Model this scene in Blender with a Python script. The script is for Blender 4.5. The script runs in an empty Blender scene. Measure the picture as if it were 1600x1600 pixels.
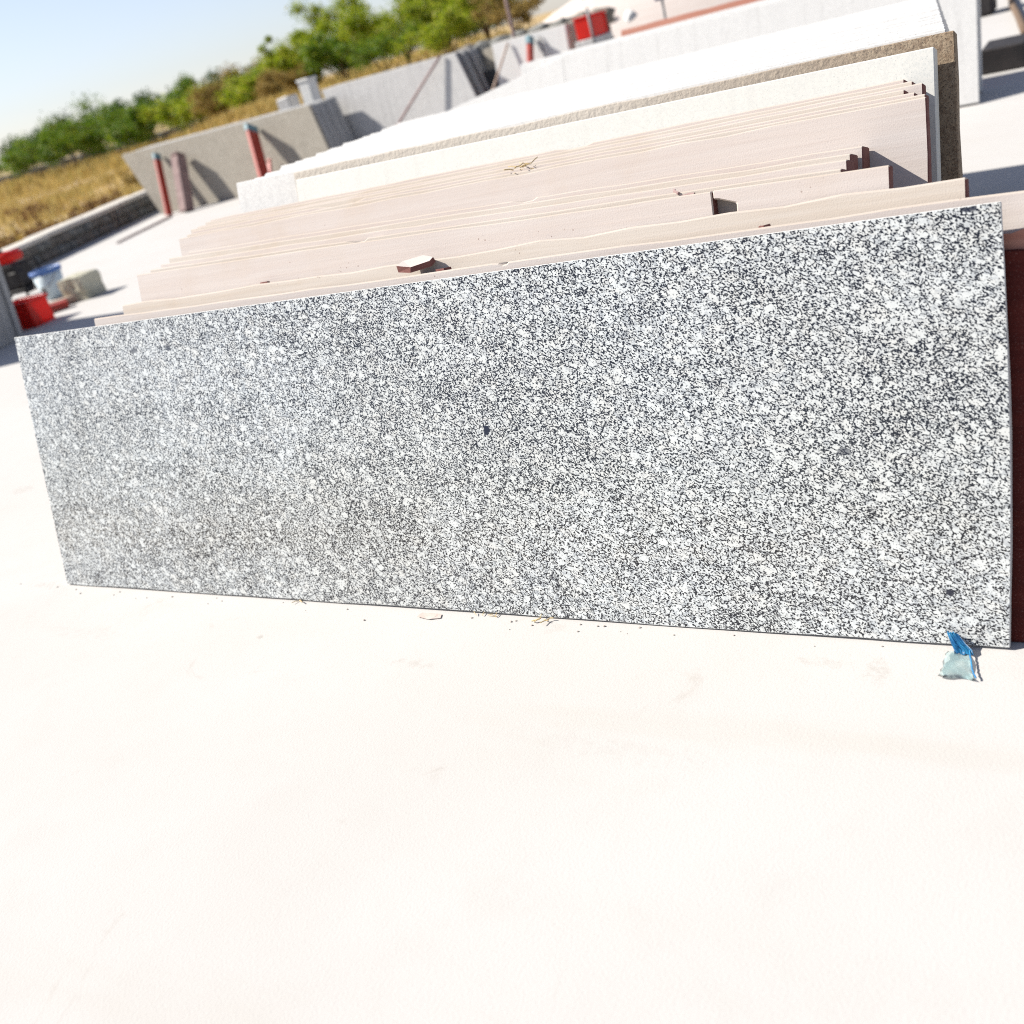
import bpy, bmesh, math, random
from mathutils import Vector, Matrix, noise

C = bpy.context.scene.collection
S = bpy.context.scene
R = math.radians

# ------------------------------------------------------------------ camera
cd = bpy.data.cameras.new('camera')
cam = bpy.data.objects.new('camera', cd)
C.objects.link(cam)
M = Matrix(((0.853, -0.007, 0.523), (0.459, 0.487, -0.743), (-0.250, 0.873, 0.418)))
M = M.to_quaternion().normalized().to_matrix()
cam.matrix_world = Matrix.Translation((3.367, -1.92, 1.404)) @ M.to_4x4()
cd.sensor_width = 36
cd.lens = 36
cd.clip_start = 0.05
cd.clip_end = 3000
cd.dof.use_dof = True
cd.dof.focus_distance = 2.55
cd.dof.aperture_fstop = 2.4
S.camera = cam

# ------------------------------------------------------------------ sky, sun, exposure
SUN_EL, SUN_ROT = R(40), R(253.7)
w = bpy.data.worlds.new('World')
S.world = w
w.use_nodes = True
wn = w.node_tree
bg = wn.nodes['Background']
sky = wn.nodes.new('ShaderNodeTexSky')
sky.sky_type = 'NISHITA'
sky.sun_disc = False
sky.sun_elevation = SUN_EL
sky.sun_rotation = SUN_ROT
sky.altitude = 300
sky.air_density = 1.0
sky.dust_density = 0.35
sky.ozone_density = 3.0
tint = wn.nodes.new('ShaderNodeMix')
tint.data_type = 'RGBA'
tint.blend_type = 'MULTIPLY'
tint.inputs[0].default_value = 1.0
tint.inputs[7].default_value = (0.965, 0.93, 1.05, 1)
wn.links.new(sky.outputs[0], tint.inputs[6])
hs = wn.nodes.new('ShaderNodeHueSaturation')
hs.inputs['Saturation'].default_value = 0.66
hs.inputs['Value'].default_value = 1.0
wn.links.new(tint.outputs[2], hs.inputs['Color'])
wn.links.new(hs.outputs[0], bg.inputs[0])
bg.inputs[1].default_value = 0.07

sl = bpy.data.lights.new('sun', 'SUN')
sl.energy = 5.0
sl.angle = R(0.5)
sl.color = (1.0, 0.95, 0.87)
sun = bpy.data.objects.new('sun', sl)
C.objects.link(sun)
to_sun = Vector((math.sin(SUN_ROT) * math.cos(SUN_EL), math.cos(SUN_ROT) * math.cos(SUN_EL), math.sin(SUN_EL)))
sun.rotation_euler = to_sun.to_track_quat('Z', 'Y').to_euler()
sun.location = (-8, -6, 12)

S.view_settings.view_transform = 'Standard'
S.view_settings.look = 'None'
S.view_settings.gamma = 1
S.view_settings.use_curve_mapping = False
S.view_settings.exposure = 0.97
S.render.engine = 'CYCLES'
S.cycles.filter_width = 1.0
S.cycles.max_bounces = 6
S.cycles.use_denoising = False

random.seed(7)
rnd = random.random
uni = random.uniform


# ------------------------------------------------------------------ helpers
def obj(name, me, mat=None, parent=None, loc=(0, 0, 0), rot=(0, 0, 0)):
    if isinstance(me, bmesh.types.BMesh):
        m = bpy.data.meshes.new(name)
        me.to_mesh(m)
        me.free()
        me = m
    o = bpy.data.objects.new(name, me)
    C.objects.link(o)
    if mat:
        me.materials.clear()
        me.materials.append(mat)
    o.location = loc
    o.rotation_euler = rot
    if parent:
        o.parent = parent
    return o


def tag(o, label=None, cat=None, group=None, kind=None):
    if label: o['label'] = label
    if cat: o['category'] = cat
    if group: o['group'] = group
    if kind or cat: o['kind'] = kind or 'thing'
    return o


def thing(name, label, cat, loc=(0, 0, 0), rot=(0, 0, 0), group=None):
    o = bpy.data.objects.new(name, None)
    o.empty_display_size = 0.1
    C.objects.link(o)
    o.location = loc
    o.rotation_euler = rot
    return tag(o, label, cat, group)


def smooth(o):
    for p in o.data.polygons: p.use_smooth = True
    return o


def add_box(bm, c, s, rot=None, bevel=0.0, jitter=0.0):
    r = bmesh.ops.create_cube(bm, size=1)
    vs = r['verts']
    for v in vs:
        v.co = Vector((v.co.x * s[0] * (1 + uni(-jitter, jitter)), v.co.y * s[1] * (1 + uni(-jitter, jitter)), v.co.z * s[2] * (1 + uni(-jitter, jitter))))
    if bevel:
        es = list({e for v in vs for e in v.link_edges})
        g = bmesh.ops.bevel(bm, geom=es, offset=bevel, segments=1, affect='EDGES', profile=0.5)
        vs = list({v for f in g['faces'] for v in f.verts} | {v for v in vs if v.is_valid})
    m = Matrix.Translation(c)
    if rot: m = m @ rot.to_4x4()
    for v in vs:
        v.co = m @ v.co
    return vs


def add_tube(bm, pts, radii, n=8, cap=True):
    rings = []
    for i, p in enumerate(pts):
        p = Vector(p)
        if i == 0: d = Vector(pts[1]) - p
        elif i == len(pts) - 1: d = p - Vector(pts[i - 1])
        else: d = Vector(pts[i + 1]) - Vector(pts[i - 1])
        d.normalize()
        a = d.cross(Vector((0, 0, 1)))
        if a.length < 1e-3: a = d.cross(Vector((1, 0, 0)))
        a.normalize()
        b = d.cross(a)
        r = radii[i] if hasattr(radii, '__len__') else radii
        rings.append([bm.verts.new(p + (a * math.cos(k * 2 * math.pi / n) + b * math.sin(k * 2 * math.pi / n)) * r) for k in range(n)])
    for i in range(len(rings) - 1):
        for k in range(n):
            bm.faces.new((rings[i][k], rings[i][(k + 1) % n], rings[i + 1][(k + 1) % n], rings[i + 1][k]))
    if cap:
        bm.faces.new(rings[0][::-1])
        bm.faces.new(rings[-1])


def add_lathe(bm, prof, n=24):
    rings = [[bm.verts.new((r * math.cos(k * 2 * math.pi / n), r * math.sin(k * 2 * math.pi / n), z)) for k in range(n)] for r, z in prof]
    for i in range(len(rings) - 1):
        for k in range(n):
            bm.faces.new((rings[i][k], rings[i][(k + 1) % n], rings[i + 1][(k + 1) % n], rings[i + 1][k]))
    return rings


# ------------------------------------------------------------------ materials
class NT:
    def __init__(self, name, rough=0.8):
        self.m = bpy.data.materials.new(name)
        self.m.use_nodes = True
        self.t = self.m.node_tree
        self.b = self.t.nodes['Principled BSDF']
        self.b.inputs['Roughness'].default_value = rough
        self.b.inputs['Specular IOR Level'].default_value = 0.3
        self.tc = self.t.nodes.new('ShaderNodeTexCoord').outputs['Object']

    def n(self, kind, **kw):
        x = self.t.nodes.new(kind)
        for k, v in kw.items():
            if k in x.inputs: self.put(x.inputs[k], v)
            else: setattr(x, k, v)
        return x

    def put(self, sock, v):
        if isinstance(v, bpy.types.NodeSocket): self.t.links.new(v, sock)
        else: sock.default_value = v

    def noise(self, scale, detail=3, rough=0.55, vec=None, dist=0.0):
        x = self.n('ShaderNodeTexNoise')
        for k, v in (('Scale', scale), ('Detail', detail), ('Roughness', rough), ('Distortion', dist)): x.inputs[k].default_value = v
        self.put(x.inputs['Vector'], vec or self.tc)
        return x.outputs['Fac']

    def vor(self, scale, feature='F1', vec=None):
        x = self.n('ShaderNodeTexVoronoi')
        x.feature = feature
        x.inputs['Scale'].default_value = scale
        self.put(x.inputs['Vector'], vec or self.tc)
        return x

    def scaled(self, s, loc=(0, 0, 0), rot=(0, 0, 0)):
        x = self.n('ShaderNodeMapping')
        x.inputs['Scale'].default_value = s
        x.inputs['Location'].default_value = loc
        x.inputs['Rotation'].default_value = rot
        self.put(x.inputs['Vector'], self.tc)
        return x.outputs[0]

    def ramp(self, fac, stops):
        x = self.n('ShaderNodeValToRGB')
        self.put(x.inputs[0], fac)
        e = x.color_ramp.elements
        while len(e) < len(stops): e.new(0.5)
        for el, (p, c) in zip(e, stops):
            el.position = p
            el.color = (*c, 1) if hasattr(c, '__len__') else (c, c, c, 1)
        return x.outputs[0]

    def math(self, op, a, b=0.0, clamp=False):
        x = self.n('ShaderNodeMath', operation=op)
        x.use_clamp = clamp
        self.put(x.inputs[0], a)
        self.put(x.inputs[1], b)
        return x.outputs[0]

    def step(self, v, lo, hi):
        x = self.n('ShaderNodeMapRange')
        x.interpolation_type = 'SMOOTHSTEP'
        self.put(x.inputs['Value'], v)
        x.inputs['From Min'].default_value = lo
        x.inputs['From Max'].default_value = hi
        return x.outputs[0]

    def mix(self, f, a, b, mode='MIX'):
        x = self.n('ShaderNodeMix', data_type='RGBA', blend_type=mode)
        self.put(x.inputs[0], f)
        for s, v in ((x.inputs[6], a), (x.inputs[7], b)):
            self.put(s, (*v, 1) if isinstance(v, tuple) and len(v) == 3 else v)
        return x.outputs[2]

    def bump(self, h, dist, strength=1.0):
        x = self.n('ShaderNodeBump')
        x.inputs['Strength'].default_value = strength
        x.inputs['Distance'].default_value = dist
        self.put(x.inputs['Height'], h)
        self.put(self.b.inputs['Normal'], x.outputs[0])

    def done(self, col, rough=None):
        self.put(self.b.inputs['Base Color'], (*col, 1) if isinstance(col, tuple) and len(col) == 3 else col)
        if rough is not None: self.put(self.b.inputs['Roughness'], rough)
        return self.m


def mat_plain(name, a, b, scale=8.0, rough=0.8, bump=0.0, detail=5):
    t = NT(name, rough)
    f = t.noise(scale, detail, 0.6)
    if bump: t.bump(t.noise(scale * 3, 5, 0.6), bump)
    return t.done(t.mix(t.step(f, 0.3, 0.7), a, b))


def mat_speckled_granite(name, spots):
    """polished white granite with black mica, grey quartz and large pale feldspar"""
    t = NT(name, 0.12)
    t.b.inputs['Specular IOR Level'].default_value = 0.5
    wob = t.n('ShaderNodeTexNoise')
    wob.inputs['Scale'].default_value = 75
    wob.inputs['Detail'].default_value = 3
    t.put(wob.inputs['Vector'], t.tc)
    sub = t.n('ShaderNodeVectorMath', operation='SUBTRACT')
    t.put(sub.inputs[0], wob.outputs['Color'])
    sub.inputs[1].default_value = (0.5, 0.5, 0.5)
    sc = t.n('ShaderNodeVectorMath', operation='SCALE')
    t.put(sc.inputs[0], sub.outputs[0])
    sc.inputs['Scale'].default_value = 0.012
    add = t.n('ShaderNodeVectorMath', operation='ADD')
    t.put(add.inputs[0], t.tc)
    t.put(add.inputs[1], sc.outputs[0])
    P = add.outputs[0]
    big = t.noise(2.2, 4, 0.55)
    mid = t.noise(9, 3, 0.6)
    # pale feldspar crystals of mixed size, longer than wide
    def along(rot, k, vec):
        """coordinates stretched along a direction in the slab's face"""
        a = t.n('ShaderNodeMapping')
        a.inputs['Rotation'].default_value = (0, R(rot), 0)
        t.put(a.inputs['Vector'], vec)
        b = t.n('ShaderNodeMapping')
        b.inputs['Scale'].default_value = (k, 1, 1)
        t.put(b.inputs['Vector'], a.outputs[0])
        return b.outputs[0]

    def crystals(scale, rot, lo, hi, keep):
        ph = t.vor(scale, vec=along(rot, 0.58, P))
        sep = t.n('ShaderNodeSeparateColor')
        t.put(sep.inputs[0], ph.outputs['Color'])
        d = t.math('ADD', ph.outputs['Distance'], t.math('MULTIPLY', t.math('SUBTRACT', t.noise(150, 2), 0.5), 0.5))
        d = t.math('ADD', d, t.math('MULTIPLY', sep.outputs[1], 0.18))
        return t.math('MULTIPLY', t.step(d, hi, lo), t.step(sep.outputs[0], keep, keep + 0.05)), sep
    ph1, phr = crystals(52, -24, 0.34, 0.46, 0.66)
    ph2, _ = crystals(84, -34, 0.36, 0.50, 0.34)
    phm = t.math('MAXIMUM', ph1, t.math('MULTIPLY', ph2, 0.8))
    # black mica: small grains strung along the crystal borders
    ed = t.vor(112, 'DISTANCE_TO_EDGE', along(-28, 0.62, P))
    net = t.step(ed.outputs['Distance'], 0.20, 0.02)
    fine = t.noise(290, 2.5, 0.6, along(-28, 0.62, t.tc))
    clus = t.noise(48, 2, 0.6)
    m = t.math('ADD', fine, t.math('MULTIPLY', net, 0.12))
    for nz, amp in ((big, 0.10), (mid, 0.10), (clus, 0.16)):
        m = t.math('ADD', m, t.math('MULTIPLY', t.math('SUBTRACT', nz, 0.5), amp))
    m = t.math('SUBTRACT', m, t.math('MULTIPLY', phm, 0.125))
    dark = t.step(m, 0.545, 0.600)
    # grey quartz patches and half-dark smears
    gq = t.vor(120, vec=P)
    gqr = t.n('ShaderNodeSeparateColor')
    t.put(gqr.inputs[0], gq.outputs['Color'])
    grey = t.math('MULTIPLY', t.step(gqr.outputs[1], 0.35, 0.95), t.math('SUBTRACT', 1.0, t.math('MULTIPLY', phm, 0.8)))
    base = t.mix(t.math('MULTIPLY', grey, 0.65), (0.562, 0.585, 0.578), (0.29, 0.315, 0.34))
    base = t.mix(t.math('MULTIPLY', t.step(phr.outputs[2], 0.5, 1.0), 0.3), base, (0.56, 0.545, 0.50))
    base = t.mix(t.math('MULTIPLY', t.step(t.math('ADD', clus, t.math('MULTIPLY', fine, 0.5)), 0.78, 0.98), 0.45), base, (0.17, 0.185, 0.21))
    base = t.mix(t.math('MULTIPLY', t.step(t.noise(1.1, 3), 0.42, 0.65), 0.5), base, t.mix(0.5, base, (0.50, 0.49, 0.44)))
    col = t.mix(dark, base, (0.012, 0.013, 0.018))
    # single big dark inclusions
    sep = t.n('ShaderNodeSeparateXYZ')
    t.put(sep.inputs[0], P)
    tot = None
    spn = t.math('MULTIPLY', t.math('SUBTRACT', t.noise(210, 2), 0.5), 2.4)
    for sx, sz, rx, rz, wt in spots:
        a = t.math('POWER', t.math('DIVIDE', t.math('SUBTRACT', sep.outputs[0], sx), rx), 2)
        b = t.math('POWER', t.math('DIVIDE', t.math('SUBTRACT', sep.outputs[2], sz), rz), 2)
        d = t.math('MULTIPLY', t.step(t.math('ADD', t.math('ADD', a, b), spn), 1.2, 0.7), wt)
        tot = d if tot is None else t.math('MAXIMUM', tot, d)
    col = t.mix(tot, col, (0.010, 0.012, 0.025))
    return t.done(col)


def mat_granite(name, light, mid, dark, scale=120, amount=0.5, rough=0.55, blot=0.25, bump=0.0):
    t = NT(name, rough)
    light, mid, dark = [tuple(q * 0.78 for q in cc) for cc in (light, mid, dark)]
    v = t.vor(scale)
    s = t.n('ShaderNodeSeparateColor')
    t.put(s.inputs[0], v.outputs['Color'])
    f = t.noise(scale * 1.6, 2, 0.6)
    col = t.mix(t.step(s.outputs[0], 0.25, 0.85), light, mid)
    col = t.mix(t.step(t.math('ADD', f, t.math('MULTIPLY', t.noise(3, 3), 0.12)), 0.70 - 0.12 * amount, 0.76 - 0.12 * amount), col, dark)
    blo = t.noise(1.7, 5, 0.6)
    col = t.mix(t.math('MULTIPLY', t.step(blo, 0.42, 0.75), blot), col, mid)
    st = t.noise(5.0, 4, 0.6, t.scaled((3.0, 1, 0.25)))
    col = t.mix(t.math('MULTIPLY', t.step(st, 0.5, 0.78), blot), col, dark, )
    if bump: t.bump(t.noise(scale * 0.5, 4, 0.6), bump)
    return t.done(col)


def mat_sandstone(name, a, b, c, stain):
    t = NT(name, 0.9)
    t.b.inputs['Specular IOR Level'].default_value = 0.15
    st = t.noise(3.0, 6, 0.65, t.scaled((0.35, 2.2, 9.0)), 0.6)
    st2 = t.noise(3.0, 4, 0.6, t.scaled((0.8, 14.0, 22.0)))
    bl = t.noise(2.6, 5, 0.6)
    col = t.mix(t.step(st, 0.35, 0.68), a, b)
    col = t.mix(t.math('MULTIPLY', t.step(st2, 0.45, 0.7), 0.28), col, c)
    col = t.mix(t.math('MULTIPLY', t.step(bl, 0.55, 0.75), 0.6), col, stain)
    pit = t.vor(60)
    pt = t.math('MULTIPLY', t.step(pit.outputs['Distance'], 0.16, 0.10), t.step(t.noise(6, 2), 0.60, 0.66))
    col = t.mix(t.math('MULTIPLY', pt, 0.6), col, (0.16, 0.09, 0.07))
    gr = t.noise(260, 2)
    col = t.mix(t.math('MULTIPLY', t.step(gr, 0.55, 0.75), 0.22), col, (0.34, 0.25, 0.22))
    t.bump(t.math('ADD', st2, t.math('MULTIPLY', gr, 0.5)), 0.0007)
    return t.done(col)


def mat_concrete():
    t = NT('pale_concrete', 0.9)
    t.b.inputs['Specular IOR Level'].default_value = 0.2
    a = t.noise(0.7, 7, 0.62)
    b = t.noise(5, 6, 0.65)
    sweep = t.noise(1.3, 5, 0.6, t.scaled((0.35, 2.0, 1), rot=(0, 0, R(33))), 0.7)
    col = t.mix(t.step(a, 0.35, 0.68), (0.442, 0.431, 0.416), (0.424, 0.411, 0.393))
    col = t.mix(t.math('MULTIPLY', t.step(b, 0.48, 0.72), 0.4), col, (0.410, 0.396, 0.376))
    col = t.mix(t.math('MULTIPLY', t.step(sweep, 0.55, 0.78), 0.45), col, (0.40, 0.380, 0.348))
    # scattered stains of their own shape
    s = t.noise(2.6, 6, 0.7, None, 1.2)
    col = t.mix(t.math('MULTIPLY', t.step(s, 0.63, 0.75), 0.45), col, (0.33, 0.305, 0.275))
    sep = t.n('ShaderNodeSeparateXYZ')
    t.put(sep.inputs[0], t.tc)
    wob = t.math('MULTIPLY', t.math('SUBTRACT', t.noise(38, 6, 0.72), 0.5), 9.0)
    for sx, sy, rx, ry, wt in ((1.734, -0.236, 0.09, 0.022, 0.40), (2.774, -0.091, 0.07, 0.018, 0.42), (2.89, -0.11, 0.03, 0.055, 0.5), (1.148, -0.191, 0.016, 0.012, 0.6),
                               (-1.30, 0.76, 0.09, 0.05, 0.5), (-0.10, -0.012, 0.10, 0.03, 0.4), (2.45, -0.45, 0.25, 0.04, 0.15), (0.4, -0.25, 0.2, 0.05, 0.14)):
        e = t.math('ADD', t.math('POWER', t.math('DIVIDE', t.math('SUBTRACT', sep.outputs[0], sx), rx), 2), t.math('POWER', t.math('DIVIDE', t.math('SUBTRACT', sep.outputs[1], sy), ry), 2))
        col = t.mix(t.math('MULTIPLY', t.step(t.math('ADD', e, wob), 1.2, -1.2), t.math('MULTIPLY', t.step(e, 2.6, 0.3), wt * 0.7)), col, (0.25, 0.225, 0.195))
    g = t.noise(160, 3, 0.6)
    col = t.mix(t.math('MULTIPLY', t.step(g, 0.52, 0.75), 0.22), col, (0.40, 0.38, 0.35))
    t.bump(t.math('ADD', g, t.math('MULTIPLY', b, 2.0)), 0.0005)
    return t.done(col)


def mat_island(name, stops, rough=0.8, trans=0.0):
    t = NT(name, rough)
    g = t.n('ShaderNodeNewGeometry')
    col = t.ramp(g.outputs['Random Per Island'], stops)
    t.put(t.b.inputs['Base Color'], col)
    if trans:
        tr = t.n('ShaderNodeBsdfTranslucent')
        t.put(tr.inputs[0], col)
        mx = t.n('ShaderNodeMixShader')
        mx.inputs[0].default_value = trans
        t.put(mx.inputs[1], t.b.outputs[0])
        t.put(mx.inputs[2], tr.outputs[0])
        out = t.t.nodes['Material Output']
        t.put(out.inputs['Surface'], mx.outputs[0])
    return t.m


def mat_field():
    t = NT('dry_field', 0.95)
    t.b.inputs['Specular IOR Level'].default_value = 0.05
    a = t.noise(0.35, 8, 0.65)
    b = t.noise(2.2, 6, 0.65)
    col = t.mix(t.step(a, 0.38, 0.62), (0.42, 0.31, 0.17), (0.33, 0.24, 0.10))
    col = t.mix(t.math('MULTIPLY', t.step(b, 0.45, 0.7), 0.7), col, (0.22, 0.13, 0.06))
    col = t.mix(t.math('MULTIPLY', t.step(t.noise(0.12, 5), 0.5, 0.65), 0.5), col, (0.55, 0.45, 0.33))
    t.bump(b, 0.06)
    return t.done(col)


m_main = mat_speckled_granite('speckled_granite', [
    (1.9136, 0.5026, 0.0100, 0.0135, 1.0), (3.0245, 0.1157, 0.0095, 0.0075, 0.95), (1.303, 0.392, 0.012, 0.010, 0.6), (2.059, 0.110, 0.006, 0.007, 0.7),
    (3.083, 0.893, 0.014, 0.007, 0.9), (0.612, 0.809, 0.014, 0.007, 0.75), (0.770, 0.806, 0.011, 0.012, 0.7), (2.82, 0.424, 0.016, 0.010, 0.65)])
m_edge = mat_granite('sawn_granite_edge', (0.72, 0.72, 0.70), (0.62, 0.62, 0.60), (0.30, 0.30, 0.30), 150, 0.3, 0.8, 0.1)
m_sand = [mat_sandstone('pink_sandstone', (0.495, 0.442, 0.408), (0.515, 0.47, 0.44), (0.455, 0.39, 0.355), (0.47, 0.40, 0.34)),
          mat_sandstone('beige_sandstone', (0.475, 0.425, 0.37), (0.50, 0.46, 0.415), (0.43, 0.365, 0.30), (0.42, 0.345, 0.265)),
          mat_sandstone('rose_sandstone', (0.475, 0.415, 0.38), (0.50, 0.455, 0.425), (0.43, 0.36, 0.325), (0.465, 0.41, 0.365))]
m_sandedge = mat_sandstone('weathered_sandstone_edge', (0.425, 0.37, 0.32), (0.455, 0.41, 0.365), (0.375, 0.31, 0.25), (0.38, 0.31, 0.24))
m_shademaroon = mat_sandstone('maroon_shaded_sandstone', (0.15, 0.062, 0.055), (0.19, 0.09, 0.078), (0.10, 0.04, 0.036), (0.12, 0.055, 0.045))  # dark maroon that paints shade onto right ends and chip sides
m_redsand = mat_sandstone('red_sandstone', (0.06, 0.011, 0.009), (0.085, 0.016, 0.012), (0.04, 0.008, 0.007), (0.055, 0.014, 0.010))
m_rosered = mat_sandstone('dusty_red_sandstone', (0.34, 0.15, 0.11), (0.40, 0.20, 0.15), (0.28, 0.11, 0.08), (0.30, 0.16, 0.11))
m_green = mat_granite('pale_green_granite', (0.735, 0.73, 0.685), (0.68, 0.685, 0.65), (0.48, 0.50, 0.48), 160, 0.2, 0.55, 0.3)
m_brown = mat_granite('brown_granite', (0.34, 0.26, 0.175), (0.24, 0.17, 0.11), (0.09, 0.062, 0.042), 130, 0.6, 0.8, 0.5, 0.004)
_t = m_brown.node_tree
_tc = _t.nodes.new('ShaderNodeTexCoord')
_sx = _t.nodes.new('ShaderNodeSeparateXYZ')
_t.links.new(_tc.outputs['Object'], _sx.inputs[0])
_mr = _t.nodes.new('ShaderNodeMapRange')
_mr.inputs['From Min'].default_value, _mr.inputs['From Max'].default_value = 1.3, 2.38
_mr.inputs['To Min'].default_value, _mr.inputs['To Max'].default_value = 0.8, 0.0
_t.links.new(_sx.outputs[0], _mr.inputs['Value'])
_mm = _t.nodes.new('ShaderNodeMix')
_mm.data_type = 'RGBA'
_pb = _t.nodes['Principled BSDF']
_t.links.new(_pb.inputs['Base Color'].links[0].from_socket, _mm.inputs[6])
_mm.inputs[7].default_value = (0.47, 0.435, 0.385, 1)      # the paler left end
_t.links.new(_mr.outputs[0], _mm.inputs[0])
_t.links.new(_mm.outputs[2], _pb.inputs['Base Color'])
m_white = mat_granite('white_granite', (0.72, 0.715, 0.695), (0.64, 0.635, 0.62), (0.44, 0.435, 0.425), 130, 0.2, 0.6, 0.5)
m_grey = mat_granite('grey_granite', (0.47, 0.47, 0.46), (0.36, 0.36, 0.36), (0.16, 0.16, 0.165), 110, 0.6, 0.6, 0.35)
m_beige = mat_granite('beige_granite', (0.47, 0.43, 0.36), (0.35, 0.315, 0.255), (0.15, 0.135, 0.11), 60, 0.7, 0.7, 0.35)
m_pale = mat_granite('pale_grey_granite', (0.63, 0.62, 0.60), (0.52, 0.51, 0.50), (0.26, 0.255, 0.25), 60, 0.6, 0.6, 0.7)
m_shadedark = mat_granite('shade_dark_granite', (0.05, 0.05, 0.052), (0.035, 0.035, 0.037), (0.012, 0.012, 0.013), 110, 0.6, 0.5, 0.3)  # near black, paints the shade of the middle far pack's end and recess
m_conc = mat_concrete()
m_field = mat_field()
m_rubble = [mat_granite('rubble_grey', (0.30, 0.30, 0.28), (0.22, 0.22, 0.20), (0.09, 0.09, 0.08), 30, 0.6, 0.9, 0.4, 0.01),
            mat_granite('rubble_brown', (0.30, 0.27, 0.23), (0.20, 0.18, 0.15), (0.08, 0.07, 0.06), 30, 0.6, 0.9, 0.4, 0.01)]
m_mortar = mat_plain('mortar', (0.20, 0.19, 0.17), (0.12, 0.115, 0.10), 20, 0.95, 0.01)
m_coping = mat_plain('cement_coping', (0.56, 0.53, 0.48), (0.46, 0.43, 0.38), 6, 0.95, 0.006)
m_redpaint = mat_plain('red_painted_steel', (0.38, 0.045, 0.028), (0.28, 0.035, 0.025), 14, 0.5)
m_bluecap = mat_plain('blue_grey_steel', (0.10, 0.19, 0.23), (0.15, 0.25, 0.28), 20, 0.5)
m_wood = mat_plain('grey_brown_timber', (0.30, 0.215, 0.20), (0.21, 0.14, 0.135), 9, 0.85, 0.004)
m_paletimber = mat_plain('weathered_timber', (0.42, 0.33, 0.27), (0.31, 0.22, 0.17), 12, 0.9, 0.003)
m_redplastic = mat_plain('red_plastic', (0.62, 0.022, 0.012), (0.52, 0.018, 0.012), 5, 0.4)
_n = m_redplastic.node_tree
_t = _n.nodes.new('ShaderNodeBsdfTranslucent')
_t.inputs[0].default_value = (0.8, 0.03, 0.015, 1)
_m = _n.nodes.new('ShaderNodeMixShader')
_m.inputs[0].default_value = 0.35
_n.links.new(_n.nodes['Principled BSDF'].outputs[0], _m.inputs[1])
_n.links.new(_t.outputs[0], _m.inputs[2])
_n.links.new(_m.outputs[0], _n.nodes['Material Output'].inputs['Surface'])
m_black = mat_plain('black_rubber', (0.018, 0.017, 0.018), (0.030, 0.026, 0.026), 10, 0.7)
m_steel = mat_plain('dull_steel', (0.24, 0.24, 0.24), (0.16, 0.155, 0.15), 14, 0.5)
m_bucket = mat_plain('bluish_white_plastic', (0.56, 0.64, 0.68), (0.46, 0.55, 0.60), 7, 0.5)
m_bluerim = mat_plain('blue_plastic', (0.08, 0.17, 0.42), (0.06, 0.13, 0.34), 7, 0.45)
m_navy = mat_plain('navy_cloth', (0.012, 0.022, 0.075), (0.018, 0.03, 0.10), 12, 0.9)
m_block = mat_plain('rough_stone', (0.50, 0.48, 0.38), (0.36, 0.345, 0.265), 9, 0.9, 0.012)
m_paint = mat_plain('white_limewash', (0.62, 0.62, 0.60), (0.54, 0.54, 0.52), 5, 0.85)
m_bark = mat_plain('acacia_bark', (0.16, 0.11, 0.075), (0.10, 0.07, 0.05), 12, 0.95)
m_tape = mat_plain('blue_plastic_tape', (0.02, 0.12, 0.30), (0.03, 0.22, 0.42), 40, 0.35)
m_straw = mat_plain('dry_straw', (0.50, 0.40, 0.22), (0.38, 0.28, 0.14), 40, 0.9)
m_leaf_bright = mat_island('bright_leaves', [(0.0, (0.08, 0.14, 0.004)), (0.45, (0.21, 0.29, 0.008)), (0.8, (0.34, 0.39, 0.018)), (1.0, (0.44, 0.38, 0.08))], 0.55, 0.5)
m_leaf_dark = mat_island('dark_leaves', [(0.0, (0.03, 0.08, 0.004)), (0.5, (0.08, 0.17, 0.006)), (0.85, (0.18, 0.25, 0.010)), (1.0, (0.26, 0.25, 0.02))], 0.55, 0.45)
m_leaf_far = mat_island('far_leaves', [(0.0, (0.02, 0.05, 0.02)), (0.6, (0.04, 0.085, 0.022)), (1.0, (0.08, 0.12, 0.03))], 0.6, 0.4)
m_dryleaf = mat_island('dry_leaves', [(0.0, (0.16, 0.10, 0.02)), (0.5, (0.27, 0.19, 0.05)), (1.0, (0.38, 0.29, 0.10))], 0.8, 0.3)
m_withered = mat_island('withered_leaves', [(0.0, (0.10, 0.045, 0.018)), (0.5, (0.19, 0.10, 0.04)), (1.0, (0.30, 0.18, 0.07))], 0.9, 0.2)
m_grass = mat_island('dry_grass', [(0.0, (0.20, 0.12, 0.03)), (0.4, (0.44, 0.31, 0.09)), (0.75, (0.60, 0.46, 0.18)), (1.0, (0.20, 0.20, 0.05))], 0.9, 0.3)

tt = NT('pale_cyan_film', 0.3)
tt.done(tt.mix(tt.step(tt.noise(30, 4), 0.35, 0.65), (0.36, 0.52, 0.53), (0.46, 0.56, 0.55)))
tr = tt.n('ShaderNodeBsdfTransparent')
mxs = tt.n('ShaderNodeMixShader')
mxs.inputs[0].default_value = 0.42
tt.put(mxs.inputs[1], tt.b.outputs[0])
tt.put(mxs.inputs[2], tr.outputs[0])
tt.put(tt.t.nodes['Material Output'].inputs['Surface'], mxs.outputs[0])
m_film = tt.m


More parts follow.
